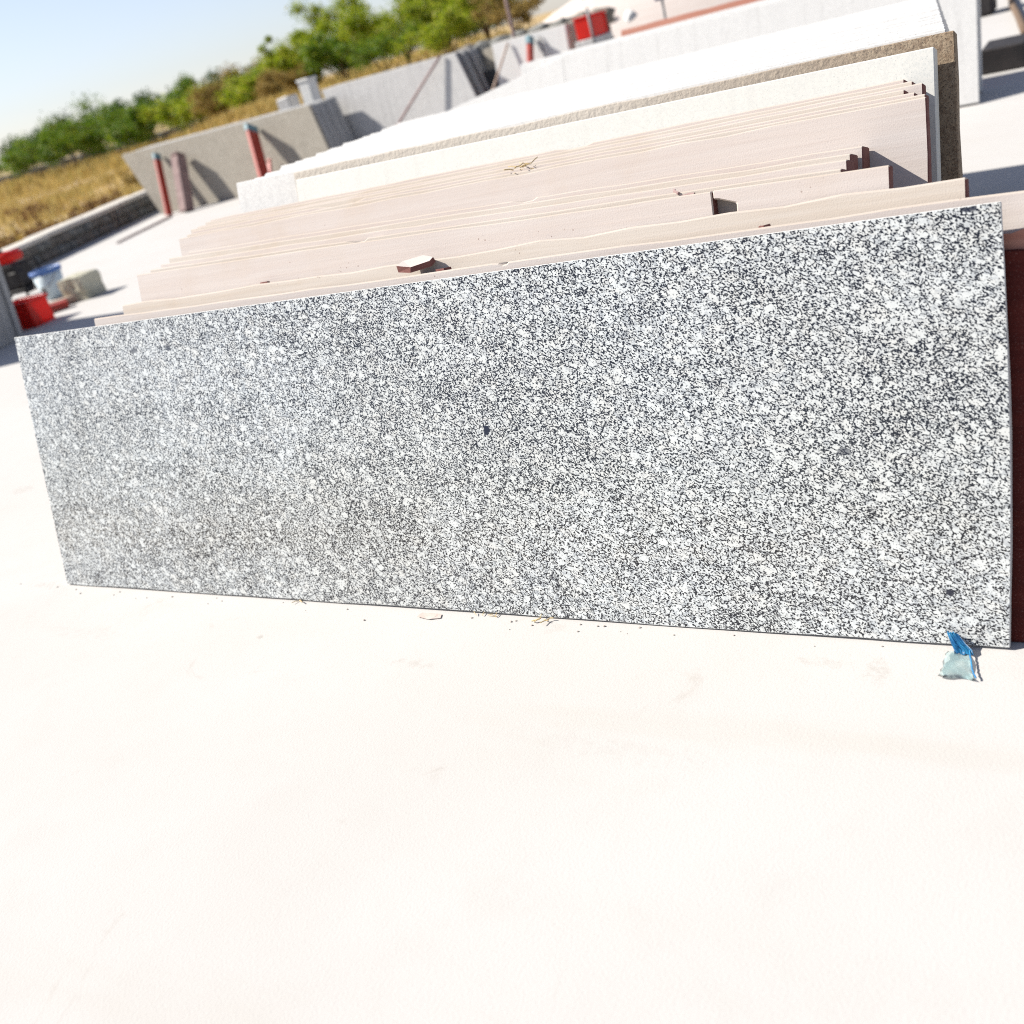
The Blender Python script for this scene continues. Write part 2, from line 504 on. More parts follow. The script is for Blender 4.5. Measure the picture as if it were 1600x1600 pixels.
# ------------------------------------------------------------------ the ground
def bank(x, y):
    """height of the open land: level behind the low wall, an earth bank behind the stone yard"""
    def ss(v, a, b):
        v = max(0, min(1, (v - a) / (b - a)))
        return v * v * (3 - 2 * v)
    side = ss(x + 0.62 * y, -13.5, -5.5)
    h = 0.95 * ss(y, 15.5, 24) * side * (1 - 0.75 * ss(y, 40, 90))
    h += (noise.fractal(Vector((x * 0.12, y * 0.12, 3.1)), 1.0, 2.0, 4)) * 0.16 * ss(math.hypot(x + 4, y), 14, 26) * (1 - ss(math.hypot(x, y), 90, 200))
    return h - 0.03


bm = bmesh.new()
xs = [-1500, -700, -350, -200, -140, -110] + [-90 + i * 1.5 for i in range(75)] + [24, 40, 80, 160, 400, 1500]
ys = [-1500, -500, -150, -60, -25, -12] + [-6 + i * 1.2 for i in range(80)] + [94, 110, 140, 200, 350, 700, 1500]
g = [[bm.verts.new((x, y, bank(x, y))) for x in xs] for y in ys]
for j in range(len(ys) - 1):
    for i in range(len(xs) - 1):
        bm.faces.new((g[j][i], g[j][i + 1], g[j + 1][i + 1], g[j + 1][i]))
tag(smooth(obj('ground', bm, m_field)), kind='structure')


def wall_x(y):
    return -10.55 - 0.41 * (y - 7.9)


bm = bmesh.new()
outline = [(wall_x(-30) - 0.05, -30), (14, -30), (16, 17.5), (wall_x(17.5) - 0.05, 17.5)]
vs = []
NY, NX = 60, 40
for j in range(NY + 1):
    y = -30 + 47.5 * j / NY
    x0, x1 = wall_x(y) - 0.03, 16
    vs.append([bm.verts.new((x0 + (x1 - x0) * i / NX, y, 0)) for i in range(NX + 1)])
for j in range(NY):
    for i in range(NX):
        bm.faces.new((vs[j][i], vs[j][i + 1], vs[j + 1][i + 1], vs[j + 1][i]))
tag(obj('yard_pavement', bm, m_conc), kind='structure')

# ------------------------------------------------------------------ stone slabs
LEAN = 15.5


def slab_mesh(x0, x1, h0, h1, t, rough=0.0, seg=0.12, bev=0.003, chips=(), bot=0.0, foot=(0.0, 0.0), nick=None):
    """outline in the slab's own plane (x along, z up the slope), thickness along +y, edges a little uneven"""
    def line(a, b, r):
        n = max(1, int((Vector(b) - Vector(a)).length / seg))
        d = Vector(b) - Vector(a)
        nn = Vector((d.y, -d.x)).normalized()
        out = []
        for i in range(n):
            p = Vector(a) + d * (i / n)
            if i and r: p += nn * uni(-r, r)
            out.append(p)
        return out
    L = x1 - x0
    pts = line((foot[0], bot), (L + foot[1], bot), rough * 0.3) + line((L + foot[1], bot), (L, h1), rough)
    top = line((L, h1), (0, h0), rough)
    for (cx, cw, cdp) in chips:           # pieces broken out of the top edge
        top = [p for p in top if abs(p.x - cx) > cw / 2]
        hh = h0 + (h1 - h0) * cx / L
        cp = [Vector((cx + cw / 2, hh)), Vector((cx + cw * 0.32, hh - cdp * 0.8)), Vector((cx - cw * 0.1, hh - cdp)), Vector((cx - cw * 0.3, hh - cdp * 0.5)), Vector((cx - cw / 2, hh))]
        k = next((i for i, p in enumerate(top) if p.x < cx), len(top))
        top[k:k] = cp
    if nick:
        a, b = (nick[0], h0 - nick[2]), (nick[0] * 0.25, h0 - nick[1])
        pts += top + [Vector((0, h0)), Vector((0, h0 - nick[1] * 0.9)), Vector(b)] + line(a, (nick[0], bot), rough)
    else:
        pts += top + line((0, h0), (foot[0], bot), rough)
    bm = bmesh.new()
    f = [bm.verts.new((p.x, 0, p.y)) for p in pts]
    b = [bm.verts.new((p.x + (uni(-1, 1) * rough * 0.6), t, p.y + uni(-1, 1) * rough * 0.6)) for p in pts]
    bm.faces.new(f)
    bm.faces.new(b[::-1])
    n = len(f)
    for i in range(n):
        bm.faces.new((f[(i + 1) % n], f[i], b[i], b[(i + 1) % n]))
    bmesh.ops.recalc_face_normals(bm, faces=bm.faces)
    if bev:
        es = [e for e in bm.edges if len(e.link_faces) == 2 and e.calc_face_angle(0) > R(50)]
        bmesh.ops.bevel(bm, geom=es, offset=bev, segments=1, affect='EDGES', profile=0.5)
    return bm


def slab(name, label, x0, x1, y0, z, t, mat, group=None, cat='stone slab', lean=LEAN, z1=None, rough=0.0, chips=(), bev=0.003, seg=0.12, foot=(0, 0), nick=None):
    """a slab standing on the yard and leaning back; z (z1) = height of the top edge at its left (right) end"""
    c, s = math.cos(R(lean)), math.sin(R(lean))
    lift = t * s
    h0 = (z - lift) / c
    h1 = ((z if z1 is None else z1) - lift) / c
    o = obj(name, slab_mesh(x0, x1, h0, h1, t, rough, seg, bev, chips, 0.0, foot, nick), mat, None, (x0, y0, lift), (R(-lean), 0, 0))
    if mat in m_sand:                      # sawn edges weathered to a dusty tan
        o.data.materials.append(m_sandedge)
        o.data.materials.append(m_shademaroon)   # right ends: maroon, their shade painted into the stone colour
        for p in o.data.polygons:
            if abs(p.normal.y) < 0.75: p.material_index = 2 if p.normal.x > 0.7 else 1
    tag(o, label, cat, group)
    return o


def pitch(t, lean=LEAN, gap=0.004):
    return t / math.cos(R(lean)) + gap


# the big speckled slab in front
bm = slab_mesh(0.0, 3.137, 0.9, 0.9, 0.02, 0.0, 0.10, 0.0)
bmesh.ops.recalc_face_normals(bm, faces=bm.faces)
for v in bm.verts:                                        # a slightly bowed right end
    if v.co.x > 3.10: v.co.x += 0.010 * math.sin(math.pi * v.co.z / 0.9) * (1 if v.co.z < 0.85 else 0.3) + uni(-0.001, 0.001)
    if v.co.z < 0.02: v.co.z += uni(-0.003, 0.001)
bmesh.ops.bevel(bm, geom=[e for e in bm.edges if len(e.link_faces) == 2 and e.calc_face_angle(0) > R(50)], offset=0.0015, segments=1, affect='EDGES')
bm.normal_update()
big = obj('granite_slab', bm, None, None, (0, 0, 0.02 * math.sin(R(LEAN)) + 0.001), (R(-LEAN), 0, 0))
big.data.materials.append(m_main)
big.data.materials.append(m_edge)
for p in big.data.polygons:
    if abs(p.normal.y) < 0.9: p.material_index = 1
tag(big, 'large polished white granite slab speckled with black, standing in front of everything else', 'granite slab')

ORD = ['first', 'second', 'third', 'fourth', 'fifth', 'sixth', 'seventh', 'eighth', 'ninth', 'tenth', 'eleventh', 'twelfth', 'thirteenth', 'fourteenth', 'fifteenth', 'sixteenth', 'seventeenth', 'eighteenth',
       'nineteenth', 'twentieth'] + ['twenty ' + q for q in ('first', 'second', 'third', 'fourth', 'fifth', 'sixth', 'seventh', 'eighth', 'ninth')] + ['thirtieth'] + ['thirty ' + q for q in ('first', 'second', 'third', 'fourth', 'fifth', 'sixth', 'seventh', 'eighth', 'ninth')] + ['fortieth']
GS = 'pink sandstone slabs leaning in the stack behind the speckled slab'
y = 0.030
slab('sandstone_slab', 'thin dark red broken slab at the right of the speckled granite, lowest ledge', 1.1, 3.34, y, 0.772, 0.011, m_redsand, GS, rough=0.008, bev=0.0, seg=0.06)
y += pitch(0.011, gap=0.003)
slab('sandstone_slab', 'thin broken sandstone slab forming the upper jagged ledge at the right of the speckled granite', 0.9, 3.30, y, 0.803, 0.013, m_rosered, GS, rough=0.010, bev=0.0, seg=0.03)
y += pitch(0.013, gap=0.003)
slab('sandstone_slab', 'thick pink sandstone slab directly behind the speckled granite, a broken chip on it', 0.37, 3.178, y, 0.885, 0.070, m_sand[0], GS, z1=0.874, rough=0.002, chips=((1.62, 0.03, 0.006),), bev=0.004)
y += pitch(0.070)
slab('sandstone_slab', 'sandstone slab with a tan weathered edge, second thick one behind the speckled granite', 0.43, 3.062, y, 0.897, 0.042, m_sand[1], GS, rough=0.005, bev=0.004)
y += pitch(0.042)
slab('sandstone_slab', 'pale sandstone slab standing a hand higher than those in front, with its left end notched', 0.475, 2.505, y, 0.975, 0.034, m_sand[0], GS, z1=0.940, rough=0.002, foot=(0.0, 0.03))
slab('sandstone_slab', 'short pale sandstone slab in the pink stack, a dark notch at its left end', 2.508, 2.905, y + 0.001, 0.941, 0.034, m_sand[0], GS, z1=0.934, rough=0.001, nick=(0.055, 0.022, 0.036))
y += pitch(0.034) + 0.004
lx = [0.50, 0.47, 0.44, 0.46, 0.42, 0.40]
rx = [2.796, 2.792, 2.785, 2.797, 2.800, 2.802]
i = 0
while y < 0.47 and i < len(lx):
    t = random.choice((0.060, 0.066, 0.072))
    z = 0.976 + uni(-0.002, 0.003)
    slab('sandstone_slab', ORD[i] + ' low sandstone slab behind the split front pair of the pink stack', lx[i], rx[i], y, z, t, m_sand[(1, 0, 1, 2, 1)[i % 5]], GS,
         z1=0.938 + uni(-0.003, 0.002), rough=0.0015, chips=((uni(0.4, 2.0), uni(0.08, 0.2), uni(0.006, 0.015)),) if i % 3 == 0 else ())
    y += pitch(t, gap=uni(0.001, 0.003))
    i += 1
slab('sandstone_slab', 'tall sandstone slab whose bare face shows at the right end of the pink stack', 0.34, 2.930, y, 1.012, 0.040, m_sand[0], GS, z1=1.005, rough=0.003)
y += pitch(0.040)
k = 0
while y < 0.91:
    t = random.choice((0.046, 0.056, 0.064))
    slab('sandstone_slab', ORD[k] + ' sandstone slab behind the tall bare faced one in the pink stack', 0.33 - 0.028 * k + uni(-0.02, 0.02), 2.922 - 0.010 * k - 0.022 * (k % 3), y, 1.014 + uni(-0.002, 0.003), t,
         m_sand[(1, 2, 1, 0)[k % 4]], GS, z1=1.007 + 0.001 * k + uni(-0.002, 0.002), rough=0.0015, chips=((uni(0.4, 2.0), uni(0.08, 0.25), uni(0.004, 0.012)),) if k % 4 == 1 else ())
    y += pitch(t, gap=uni(0.001, 0.003))
    k += 1
YE = y

# pale granite behind the sandstone
GE = 'white granite slabs packed behind the pink sandstone'
slab('granite_slab', 'pale green grey granite slab right behind the pink sandstone, framed by the brown one', 0.62, 2.895, YE, 1.085, 0.05, m_green, z1=1.068)
y = YE + pitch(0.05) + 0.02
slab('granite_slab', 'rough brown granite slab rising behind the pale green one like a dark border', 0.55, 2.935, y, 1.104, 0.05, m_brown, z1=1.089, rough=0.004)
y += pitch(0.05)
k = 0
while y < 3.9:
    t = uni(0.07, 0.10)
    f = (y - 1.35) / 2.6
    slab('granite_slab', ORD[k] + ' white granite slab behind the brown one in the broad white pack', 0.10 - 1.0 * f + uni(-0.05, 0.05), 2.86 - 0.40 * f, y,
         1.095 - 0.10 * f + uni(-0.003, 0.003), t, m_white, GE, z1=1.08 - 0.09 * f + uni(-0.003, 0.003), rough=0.0)
    y += pitch(t, gap=uni(0.001, 0.004))
    k += 1

# the white row some metres further back
GF = 'white granite slabs of the row further back'
yf = 6.80
slab('granite_slab', 'white granite slab whose lit face shows as a bright upright strip at the top right', -1.06, 2.328, yf, 1.03, 0.06, m_white, z1=1.01)
slab('granite_slab', 'white granite slab with a sloping top edge, left end of the row further back', -3.60, -1.062, yf + 0.002, 0.60, 0.06, m_white, z1=1.02, rough=0.0)
y = yf + pitch(0.06)
for k in range(6):
    slab('granite_slab', ORD[k] + ' slab behind the white front slab of the row further back', -1.5 + uni(-0.2, 0.2), 2.25 + uni(-0.06, 0.05), y, 1.03 + uni(-0.01, 0.01), 0.07, m_white, GF)
    y += pitch(0.07, gap=0.01)
slab('sandstone_slab', 'reddish sandstone slab drawing a thin red line along the back of the white row', -0.72, 2.2, y, 1.085, 0.04, m_rosered, rough=0.003, z1=1.075)
YF = y
bm = bmesh.new()
add_box(bm, (0, 0, 0.10), (0.34, 0.6, 0.20), None, 0.012, 0.03)
o = obj('stone_block', bm, m_black, None, (2.36, 8.50, 0))
tag(o, 'low black stone block in the shade beyond the right end of the white row', 'stone block')

# ------------------------------------------------------------------ the far row: three packs with props
LF = 8.0


def pack(n, x0, x1, y0, z, mats, front_label, front_name, label, group, tt=0.055, zj=0.01, xj=0.03, lean=LF, foot=(0, 0)):
    y = y0
    for k in range(n):
        t = tt * uni(0.85, 1.15)
        slab(front_name, front_label if k == 0 else ORD[k - 1] + ' ' + label, x0 + (uni(-xj, xj) if k else 0), x1 + (uni(-xj, xj) if k else 0), y, z + (uni(-zj, zj) if k else 0), t,
             mats[0] if k == 0 else mats[1 + k % (len(mats) - 1)], None if k == 0 else group, lean=lean, bev=0.004, rough=0.001 if k else 0.0, foot=foot)
        y += pitch(t, lean, uni(0.006, 0.016))
    return y


yH = pack(11, -11.72, -7.38, 11.0, 1.075, [m_beige, m_grey, m_grey], 'beige granite slab fronting the far left pack, with red props leaning on it', 'granite_slab',
          'grey granite slab behind the beige front slab of the far left pack', 'granite slabs of the far left pack', foot=(0.58, 0.30))
yG = pack(11, -7.75, -5.18, 11.85, 1.215, [m_pale, m_grey, m_shadedark, m_grey], 'pale streaked granite slab fronting the middle far pack, a thin pole leaning on it', 'granite_slab',
          'granite slab behind the pale streaked front slab of the middle far pack', 'granite slabs of the middle far pack', foot=(0.3, 0.42))  # black slabs put the shade of the pack's end into the colour
yG2 = pack(5, -4.74, -3.53, 12.2, 1.19, [m_white, m_beige, m_brown], 'small white granite slab at the front of the right far pack, beside the red box', 'granite_slab',
           'granite slab behind the small white front slab beside the red box', 'granite slabs of the right far pack')
slab('granite_slab', 'short dim beige granite slab in the recess between the middle and right far packs', -5.05, -4.78, 12.45, 1.15, 0.06, m_beige, lean=LF)


slab('granite_slab', 'added black slab painting the deep shade between the middle and right far packs', -5.10, -4.78, 12.28, 0.86, 0.06, m_shadedark, lean=LF)  # added slab, its black stands in for the deep shade between packs


def lean_y(y0, z):
    return y0 + z * math.tan(R(LF))


def prop(label, xb, xt, z, mat, wide, deep, cap=True, foot=0.42, y0=11.0, name='prop'):
    """a plank on edge leaning with its head against a slab pack"""
    top = Vector((xt, lean_y(y0, z) - deep * 0.5 - 0.03, z))
    bot = Vector((xb, y0 - foot, 0))
    t = thing(name, label, 'prop', bot)
    d = top - bot
    L = d.length
    zax = d.normalized()
    xax = Vector((1, 0, 0))
    yax = zax.cross(xax).normalized()
    xax = yax.cross(zax)
    mrot = Matrix((xax, yax, zax)).transposed()
    bm = bmesh.new()
    for s in (-1, 1):
        pass
    add_box(bm, mrot @ Vector((0, 0, L * 0.5 - 0.05)), (wide, deep, L - 0.10), mrot, 0.006)
    for v in bm.verts:
        if v.co.z < 0.0: v.co.z = 0.0
    obj('plank', bm, mat, t)
    if cap:
        bm = bmesh.new()
        add_box(bm, mrot @ Vector((0, 0, L - 0.045)), (wide * 1.25, deep * 1.08, 0.11), mrot, 0.006)
        obj('cap', bm, m_bluecap, t)
    else:
        bm = bmesh.new()
        add_box(bm, mrot @ Vector((0, 0, L - 0.06)), (wide * 0.98, deep * 0.98, 0.03), mrot, 0.004)
        obj('plank_end', bm, mat, t)
    return t


prop('narrow red prop with a blue grey cap, leftmost on the far left pack', -10.50, -10.76, 0.95, m_redpaint, 0.05, 0.13)
prop('wide grey brown plank leaning on the far left pack beside the narrow red prop', -10.02, -10.22, 0.91, m_wood, 0.16, 0.20, cap=False, foot=0.46)
prop('tall red prop with a blue cap near the middle of the far left pack', -8.14, -8.50, 1.00, m_redpaint, 0.06, 0.22, foot=0.5)
prop('short red board standing before the tall red prop', -8.19, -8.36, 0.50, m_redpaint, 0.07, 0.04, cap=False, foot=0.40)
prop('red prop with a blue cap leaning on the small white pack by the red box', -4.10, -4.06, 1.15, m_redpaint, 0.055, 0.12, foot=0.40, y0=12.2)


def pole(name, label, cat, a, b, r, mat, group=None):
    a, b = Vector(a), Vector(b)
    bm = bmesh.new()
    n = 6
    pts = [(b - a) * (i / n) + Vector((uni(-1, 1), 0, 0)) * r * 0.35 * (0 < i < n) for i in range(n + 1)]
    add_tube(bm, pts, [r * (1 - 0.15 * i / n) for i in range(n + 1)], 10)
    return tag(smooth(obj(name, bm, mat, None, a)), label, cat, group)


pole('pole', 'thin brown pole leaning slantwise on the pale streaked far slab', 'pole', (-6.75, 11.45, 0.02), (-5.40, lean_y(11.85, 1.21) - 0.035, 1.24), 0.022, m_wood)
pole('pole', 'pale crossed stick leaning in the dark gap right of the middle far pack', 'pole', (-4.98, 11.70, 0.015), (-4.46, lean_y(12.2, 1.12) - 0.025, 1.15), 0.018, m_paletimber)
pole('pole', 'slim grey stick slanting across the small white far slab', 'pole', (-3.60, 11.85, 0.012), (-3.95, lean_y(12.2, 1.10) - 0.02, 1.13), 0.014, m_steel)
pole('iron_rod', 'thin dark rod lying on the white yard before the far left pack', 'rod', (-10.2, 10.35, 0.018), (-9.45, 8.5, 0.018), 0.016, m_wood)

# red box beside the right far pack, standing on a stone
t = thing('red_box', 'bright red box standing at the right end of the far packs', 'box', (-3.12, 12.32, 0))
bm = bmesh.new(); add_box(bm, (0, 0, 0.47), (0.30, 0.62, 0.94), None, 0.01, 0.02); obj('pedestal', bm, m_pale, t)
bm = bmesh.new(); add_box(bm, (0, 0, 1.075), (0.24, 0.55, 0.265), None, 0.012); obj('body', bm, m_redplastic, t)
bm = bmesh.new(); add_box(bm, (0, 0, 1.218), (0.27, 0.58, 0.018), None, 0.006); obj('lid', bm, m_redplastic, t)
for s in (-1, 1):
    bm = bmesh.new(); add_box(bm, (0.1225, s * 0.24, 1.07), (0.02, 0.035, 0.25), None, 0.004); obj('rib', bm, m_redplastic, t)
pole('pole', 'thin dark post standing against the corner of the red box', 'pole', (-2.97, 11.96, 0), (-2.98, 11.98, 1.32), 0.022, m_steel)

t = thing('sign_post', 'thin grey post with a dark blue panel, cut off by the top edge', 'post', (-1.02, 9.6, 0))
bm = bmesh.new(); add_tube(bm, [(0, 0, 0), (0, 0, 1.7)], 0.014, 10); smooth(obj('post', bm, m_steel, t))
bm = bmesh.new(); add_box(bm, (0.04, -0.02, 1.42), (0.22, 0.02, 0.42), None, 0.004); obj('panel', bm, m_navy, t)

# white limewashed marker and grey block behind the far left pack
t = thing('marker_post', 'white limewashed marker post standing behind the far left pack', 'post', (-9.02, 13.3, 0))
bm = bmesh.new(); add_box(bm, (0, 0, 0.70), (0.24, 0.24, 1.40), None, 0.012); obj('shaft', bm, m_paint, t)
bm = bmesh.new(); add_box(bm, (0, 0, 1.42), (0.27, 0.27, 0.05), None, 0.01); obj('cap', bm, m_paint, t)
bm = bmesh.new(); add_box(bm, (0, 0, 0.62), (0.30, 0.30, 1.24), None, 0.02, 0.03)
tag(obj('stone_block', bm, m_pale, None, (-9.62, 13.36, 0)), 'pale grey stone block left of the white marker post', 'stone block')
pole('post', 'thin dark post rising behind the small white far slab, cut off by the top edge', 'post', (-5.0, 13.5, 0), (-4.95, 13.5, 1.95), 0.03, m_wood)

# ------------------------------------------------------------------ rubble walls
def rock_mesh(seed, sub=1):
    bm = bmesh.new()
    bmesh.ops.create_icosphere(bm, subdivisions=sub, radius=0.5)
    rr = random.Random(seed)
    off = Vector((rr.uniform(0, 50), rr.uniform(0, 50), rr.uniform(0, 50)))
    for v in bm.verts:
        n = v.co.normalized()
        c = max(abs(n.x), abs(n.y), abs(n.z))
        v.co = n * 0.5 * (1 / c) ** 0.72 * (1 + 0.22 * noise.noise(n * 1.3 + off))
    return bm


rock_data = []
for k in range(8):
    b = rock_mesh(k, 2)
    m = bpy.data.meshes.new('stone')
    b.to_mesh(m); b.free()
    m.materials.append(m_rubble[k % 2])
    for p in m.polygons: p.use_smooth = False
    rock_data.append(m)


def rubble_wall(label, a, b, h, thick, size, coping=True, name='rubble_wall', top=None):
    """a low wall: mortar core, stones set proud of it, a cement coping"""
    a, b = Vector((*a, 0)), Vector((*b, 0))
    d = b - a
    L = d.length
    ang = math.atan2(d.y, d.x)
    t = thing(name, label, 'wall', a, (0, 0, ang))
    bm = bmesh.new(); add_box(bm, (L / 2, 0, h / 2 - 0.01), (L, thick - 0.07, h), None, 0.0); obj('core', bm, m_mortar, t)
    rows = max(1, round(h / size))
    for r in range(rows):
        x = 0.0
        while x < L:
            wd = size * uni(0.8, 1.7)
            hh = h / rows
            o = obj('stone', random.choice(rock_data), None, t, (x + wd / 2, -thick / 2 + 0.10 + uni(-0.02, 0.02), (r + 0.5) * hh), (uni(-0.15, 0.15), uni(-0.15, 0.15), uni(-0.2, 0.2)))
            o.scale = (wd * 1.02, 0.28, hh * 1.06)
            x += wd
    if coping:
        n = max(1, int(L / 1.1))
        for k in range(n):
            bm = bmesh.new()
            add_box(bm, (L * (k + 0.5) / n, -0.01, h + 0.03 + uni(-0.012, 0.012)), (L / n - 0.012, thick + 0.04, 0.07), None, 0.012, 0.02)
            obj('coping_stone', bm, m_coping, t)
    return t


# front face (local -y) must look towards the yard (+x): run the wall from near to far
rubble_wall('low rubble wall with a pale coping running along the left side of the yard', (wall_x(5.0) - 0.2, 5.0), (wall_x(16.0) - 0.2, 16.0), 0.31, 0.42, 0.16)
rubble_wall('low brown rubble wall behind the right far pack, partly hidden by the small white slab', (-6.3, 14.1), (-3.7, 14.1), 1.25, 0.40, 0.26, coping=False)
rubble_wall('distant dark boundary wall below the trees at far left', (-86, 45), (-50, 60), 0.75, 0.5, 0.8, coping=True)

# pale heap of broken stone beyond the far packs
for hx, hy, n, hw, hh, lab in ((-4.2, 17.4, 280, 3.4, 1.95, 'heap of pale broken stone behind the red box'),):
    t = thing('stone_heap', lab, 'stone heap', (hx, hy, 0))
    bm = bmesh.new()
    gr_ = [[bm.verts.new((hw * 1.15 * a / 8, 1.6 * b / 5, max(-0.02, 0.86 * hh * (1 - ((a / 8) ** 2 + (b / 5) ** 2) * 0.8) + 0.12 * noise.noise(Vector((a, b, 5.0)))))) for a in range(-8, 9)] for b in range(-5, 6)]
    for b in range(10):
        for a in range(16): bm.faces.new((gr_[b][a], gr_[b][a + 1], gr_[b + 1][a + 1], gr_[b + 1][a]))
    smooth(obj('rubble_mound', bm, m_sand[2], t))
    for k in range(n):
        u_, v_ = uni(-1, 1), uni(-1, 1)
        s = uni(0.12, 0.30)
        zz = hh * max(0, 1 - (u_ * u_ + v_ * v_) * 0.75) * uni(0.5, 1.0)
        o = obj('stone', rock_data[k % 8].copy(), None, t, (u_ * hw, v_ * 1.3, max(zz - s * 0.3, s * 0.25)), (uni(0, 3), uni(0, 3), uni(0, 3)))
        o.data.materials[0] = random.choice((m_sand[0], m_sand[2], m_sand[0], m_white))
        o.scale = (s * uni(0.8, 1.5), s, s * uni(0.6, 1))

# ------------------------------------------------------------------ things at the left of the yard
GSH = 'grey slabs standing at the left edge'
y = 2.55
for k in range(21):
    t = uni(0.040, 0.055)
    lab = ORD[k] + ' grey slab from the front of the shaded pack at the left edge'
    slab('granite_slab', lab, -8.0 + uni(-0.1, 0.1), -5.30 + uni(-0.035, 0.035), y, 0.93 + uni(-0.015, 0.015), t, m_grey, GSH, rough=0.001, lean=8)
    y += pitch(t, 8, uni(0.003, 0.014))


def crate(label, loc, rz, sx, sy, h):
    t = thing('crate', label, 'crate', loc, (0, 0, rz))
    wt = 0.012
    bm = bmesh.new(); add_box(bm, (0, 0, 0.012), (sx - 0.004, sy - 0.004, 0.02), None, 0.002); obj('floor_panel', bm, m_redplastic, t)
    for s in (-1, 1):
        bm = bmesh.new(); add_box(bm, (0, s * (sy / 2 - wt / 2), h / 2 + 0.01), (sx - 0.03, wt, h - 0.02), None, 0.003); obj('side_panel', bm, m_redplastic, t)
        bm = bmesh.new(); add_box(bm, (s * (sx / 2 - wt / 2), 0, h / 2 + 0.01), (wt, sy, h - 0.02), None, 0.003); obj('end_panel', bm, m_redplastic, t)
        for k in range(4):
            bm = bmesh.new(); add_box(bm, ((k - 1.5) * sx / 4.2, s * (sy / 2 + 0.006), h / 2), (0.024, 0.012, h - 0.06), None, 0.003); obj('rib', bm, m_redplastic, t)
        bm = bmesh.new(); add_box(bm, (0, s * (sy / 2 + 0.004), h - 0.014), (sx + 0.03, 0.03, 0.028), None, 0.004); obj('rim', bm, m_redplastic, t)
        bm = bmesh.new(); add_box(bm, (s * (sx / 2 + 0.004), 0, h - 0.014), (0.03, sy - 0.024, 0.0276), None, 0.004); obj('rim', bm, m_redplastic, t)
    return t


crate('red plastic crate on the yard between the grey slabs and the speckled slab', (-5.74, 4.17, 0), R(10), 0.34, 0.27, 0.25)

# bucket
t = thing('bucket', 'bluish white plastic bucket with a blue rim standing behind the red crate', 'bucket', (-6.86, 5.34, 0))
bm = bmesh.new(); add_lathe(bm, [(0.0, 0.008), (0.118, 0.006), (0.126, 0.02), (0.160, 0.305), (0.152, 0.305), (0.118, 0.03), (0.0, 0.026)]); smooth(obj('body', bm, m_bucket, t))
bm = bmesh.new(); add_lathe(bm, [(0.163, 0.275), (0.172, 0.28), (0.174, 0.322), (0.163, 0.325), (0.156, 0.310)]); smooth(obj('rim', bm, m_bluerim, t))
bm = bmesh.new(); add_tube(bm, [(0.174 * math.cos(a), -0.02 - 0.13 * math.sin(a), 0.27 - 0.15 * math.sin(a)) for a in [math.pi * k / 12 for k in range(13)]], 0.004, 6); smooth(obj('handle', bm, m_steel, t))
bm = bmesh.new(); add_box(bm, (0.02, -0.139, 0.10), (0.06, 0.012, 0.10), None, 0.004); obj('label_patch', bm, m_black, t)

# rough block
bm = bmesh.new()
bmesh.ops.create_cube(bm, size=1)
bmesh.ops.subdivide_edges(bm, edges=bm.edges, cuts=4, use_grid_fill=True)
for v in bm.verts:
    p = v.co.copy()
    v.co = Vector((p.x * 0.30, p.y * 0.32, p.z * 0.24))
    n = p.normalized()
    if p.z > -0.49: v.co += n * 0.022 * noise.noise(p * 3.1) - n * 0.02 * max(0, p.length - 0.7) * 4
    v.co.z += 0.125
tag(obj('stone_block', bm, m_block, None, (-6.02, 5.07, 0), (0, 0, R(14))), 'rough khaki stone block standing alone on the white yard right of the bucket', 'stone block')

# planks on the ground
for k, (px, py, rz, L, lab) in enumerate(((-6.15, 4.72, 62, 0.75, 'reddish plank lying before the bucket, its end near the khaki block'), (-6.05, 4.52, 50, 0.55, 'shorter plank lying nearest the red crate'))):
    t = thing('plank', lab, 'plank', (px, py, 0), (0, 0, R(rz)))
    bm = bmesh.new(); add_box(bm, (0, 0, 0.045), (L, 0.13, 0.06), None, 0.005, 0.02); obj('board', bm, m_paletimber if k == 0 else m_redpaint, t)
    for s in (-1, 1):
        bm = bmesh.new(); add_box(bm, (s * L * 0.38, 0, 0.0075), (0.05, 0.15, 0.015), None, 0.002); obj('batten', bm, m_wood, t)

# small black machine with a red tank
t = thing('generator', 'small black machine with a red tank on top at the far left edge', 'machine', (-7.80, 5.55, 0), (0, 0, R(18)))
t.scale = (0.82, 0.82, 0.9)
bm = bmesh.new(); add_box(bm, (0, 0, 0.30), (0.46, 0.40, 0.30), None, 0.02); add_box(bm, (0.20, -0.12, 0.28), (0.16, 0.2, 0.2), None, 0.03); obj('engine', bm, m_black, t)
bm = bmesh.new(); add_box(bm, (-0.02, 0, 0.545), (0.50, 0.38, 0.13), None, 0.04); smooth(obj('tank', bm, m_redplastic, t))
bm = bmesh.new(); add_lathe(bm, [(0.0, 0.65), (0.035, 0.65), (0.038, 0.61), (0.038, 0.60)], 14); smooth(obj('tank_cap', bm, m_black, t))
for s in (-1, 1):
    bm = bmesh.new(); add_tube(bm, [(-0.32, s * 0.24, 0.02), (-0.32, s * 0.24, 0.40), (-0.27, s * 0.24, 0.45), (0.27, s * 0.24, 0.45), (0.32, s * 0.24, 0.40), (0.32, s * 0.24, 0.02)], 0.016, 8); smooth(obj('frame_tube', bm, m_black, t))
for s in (-1, 1):
    bm = bmesh.new(); add_tube(bm, [(s * 0.32, -0.25, 0.10), (s * 0.32, 0.25, 0.10)], 0.016, 8); smooth(obj('cross_tube', bm, m_black, t))
bm = bmesh.new(); add_box(bm, (0, 0, 0.125), (0.60, 0.46, 0.05), None, 0.008); obj('base_plate', bm, m_black, t)

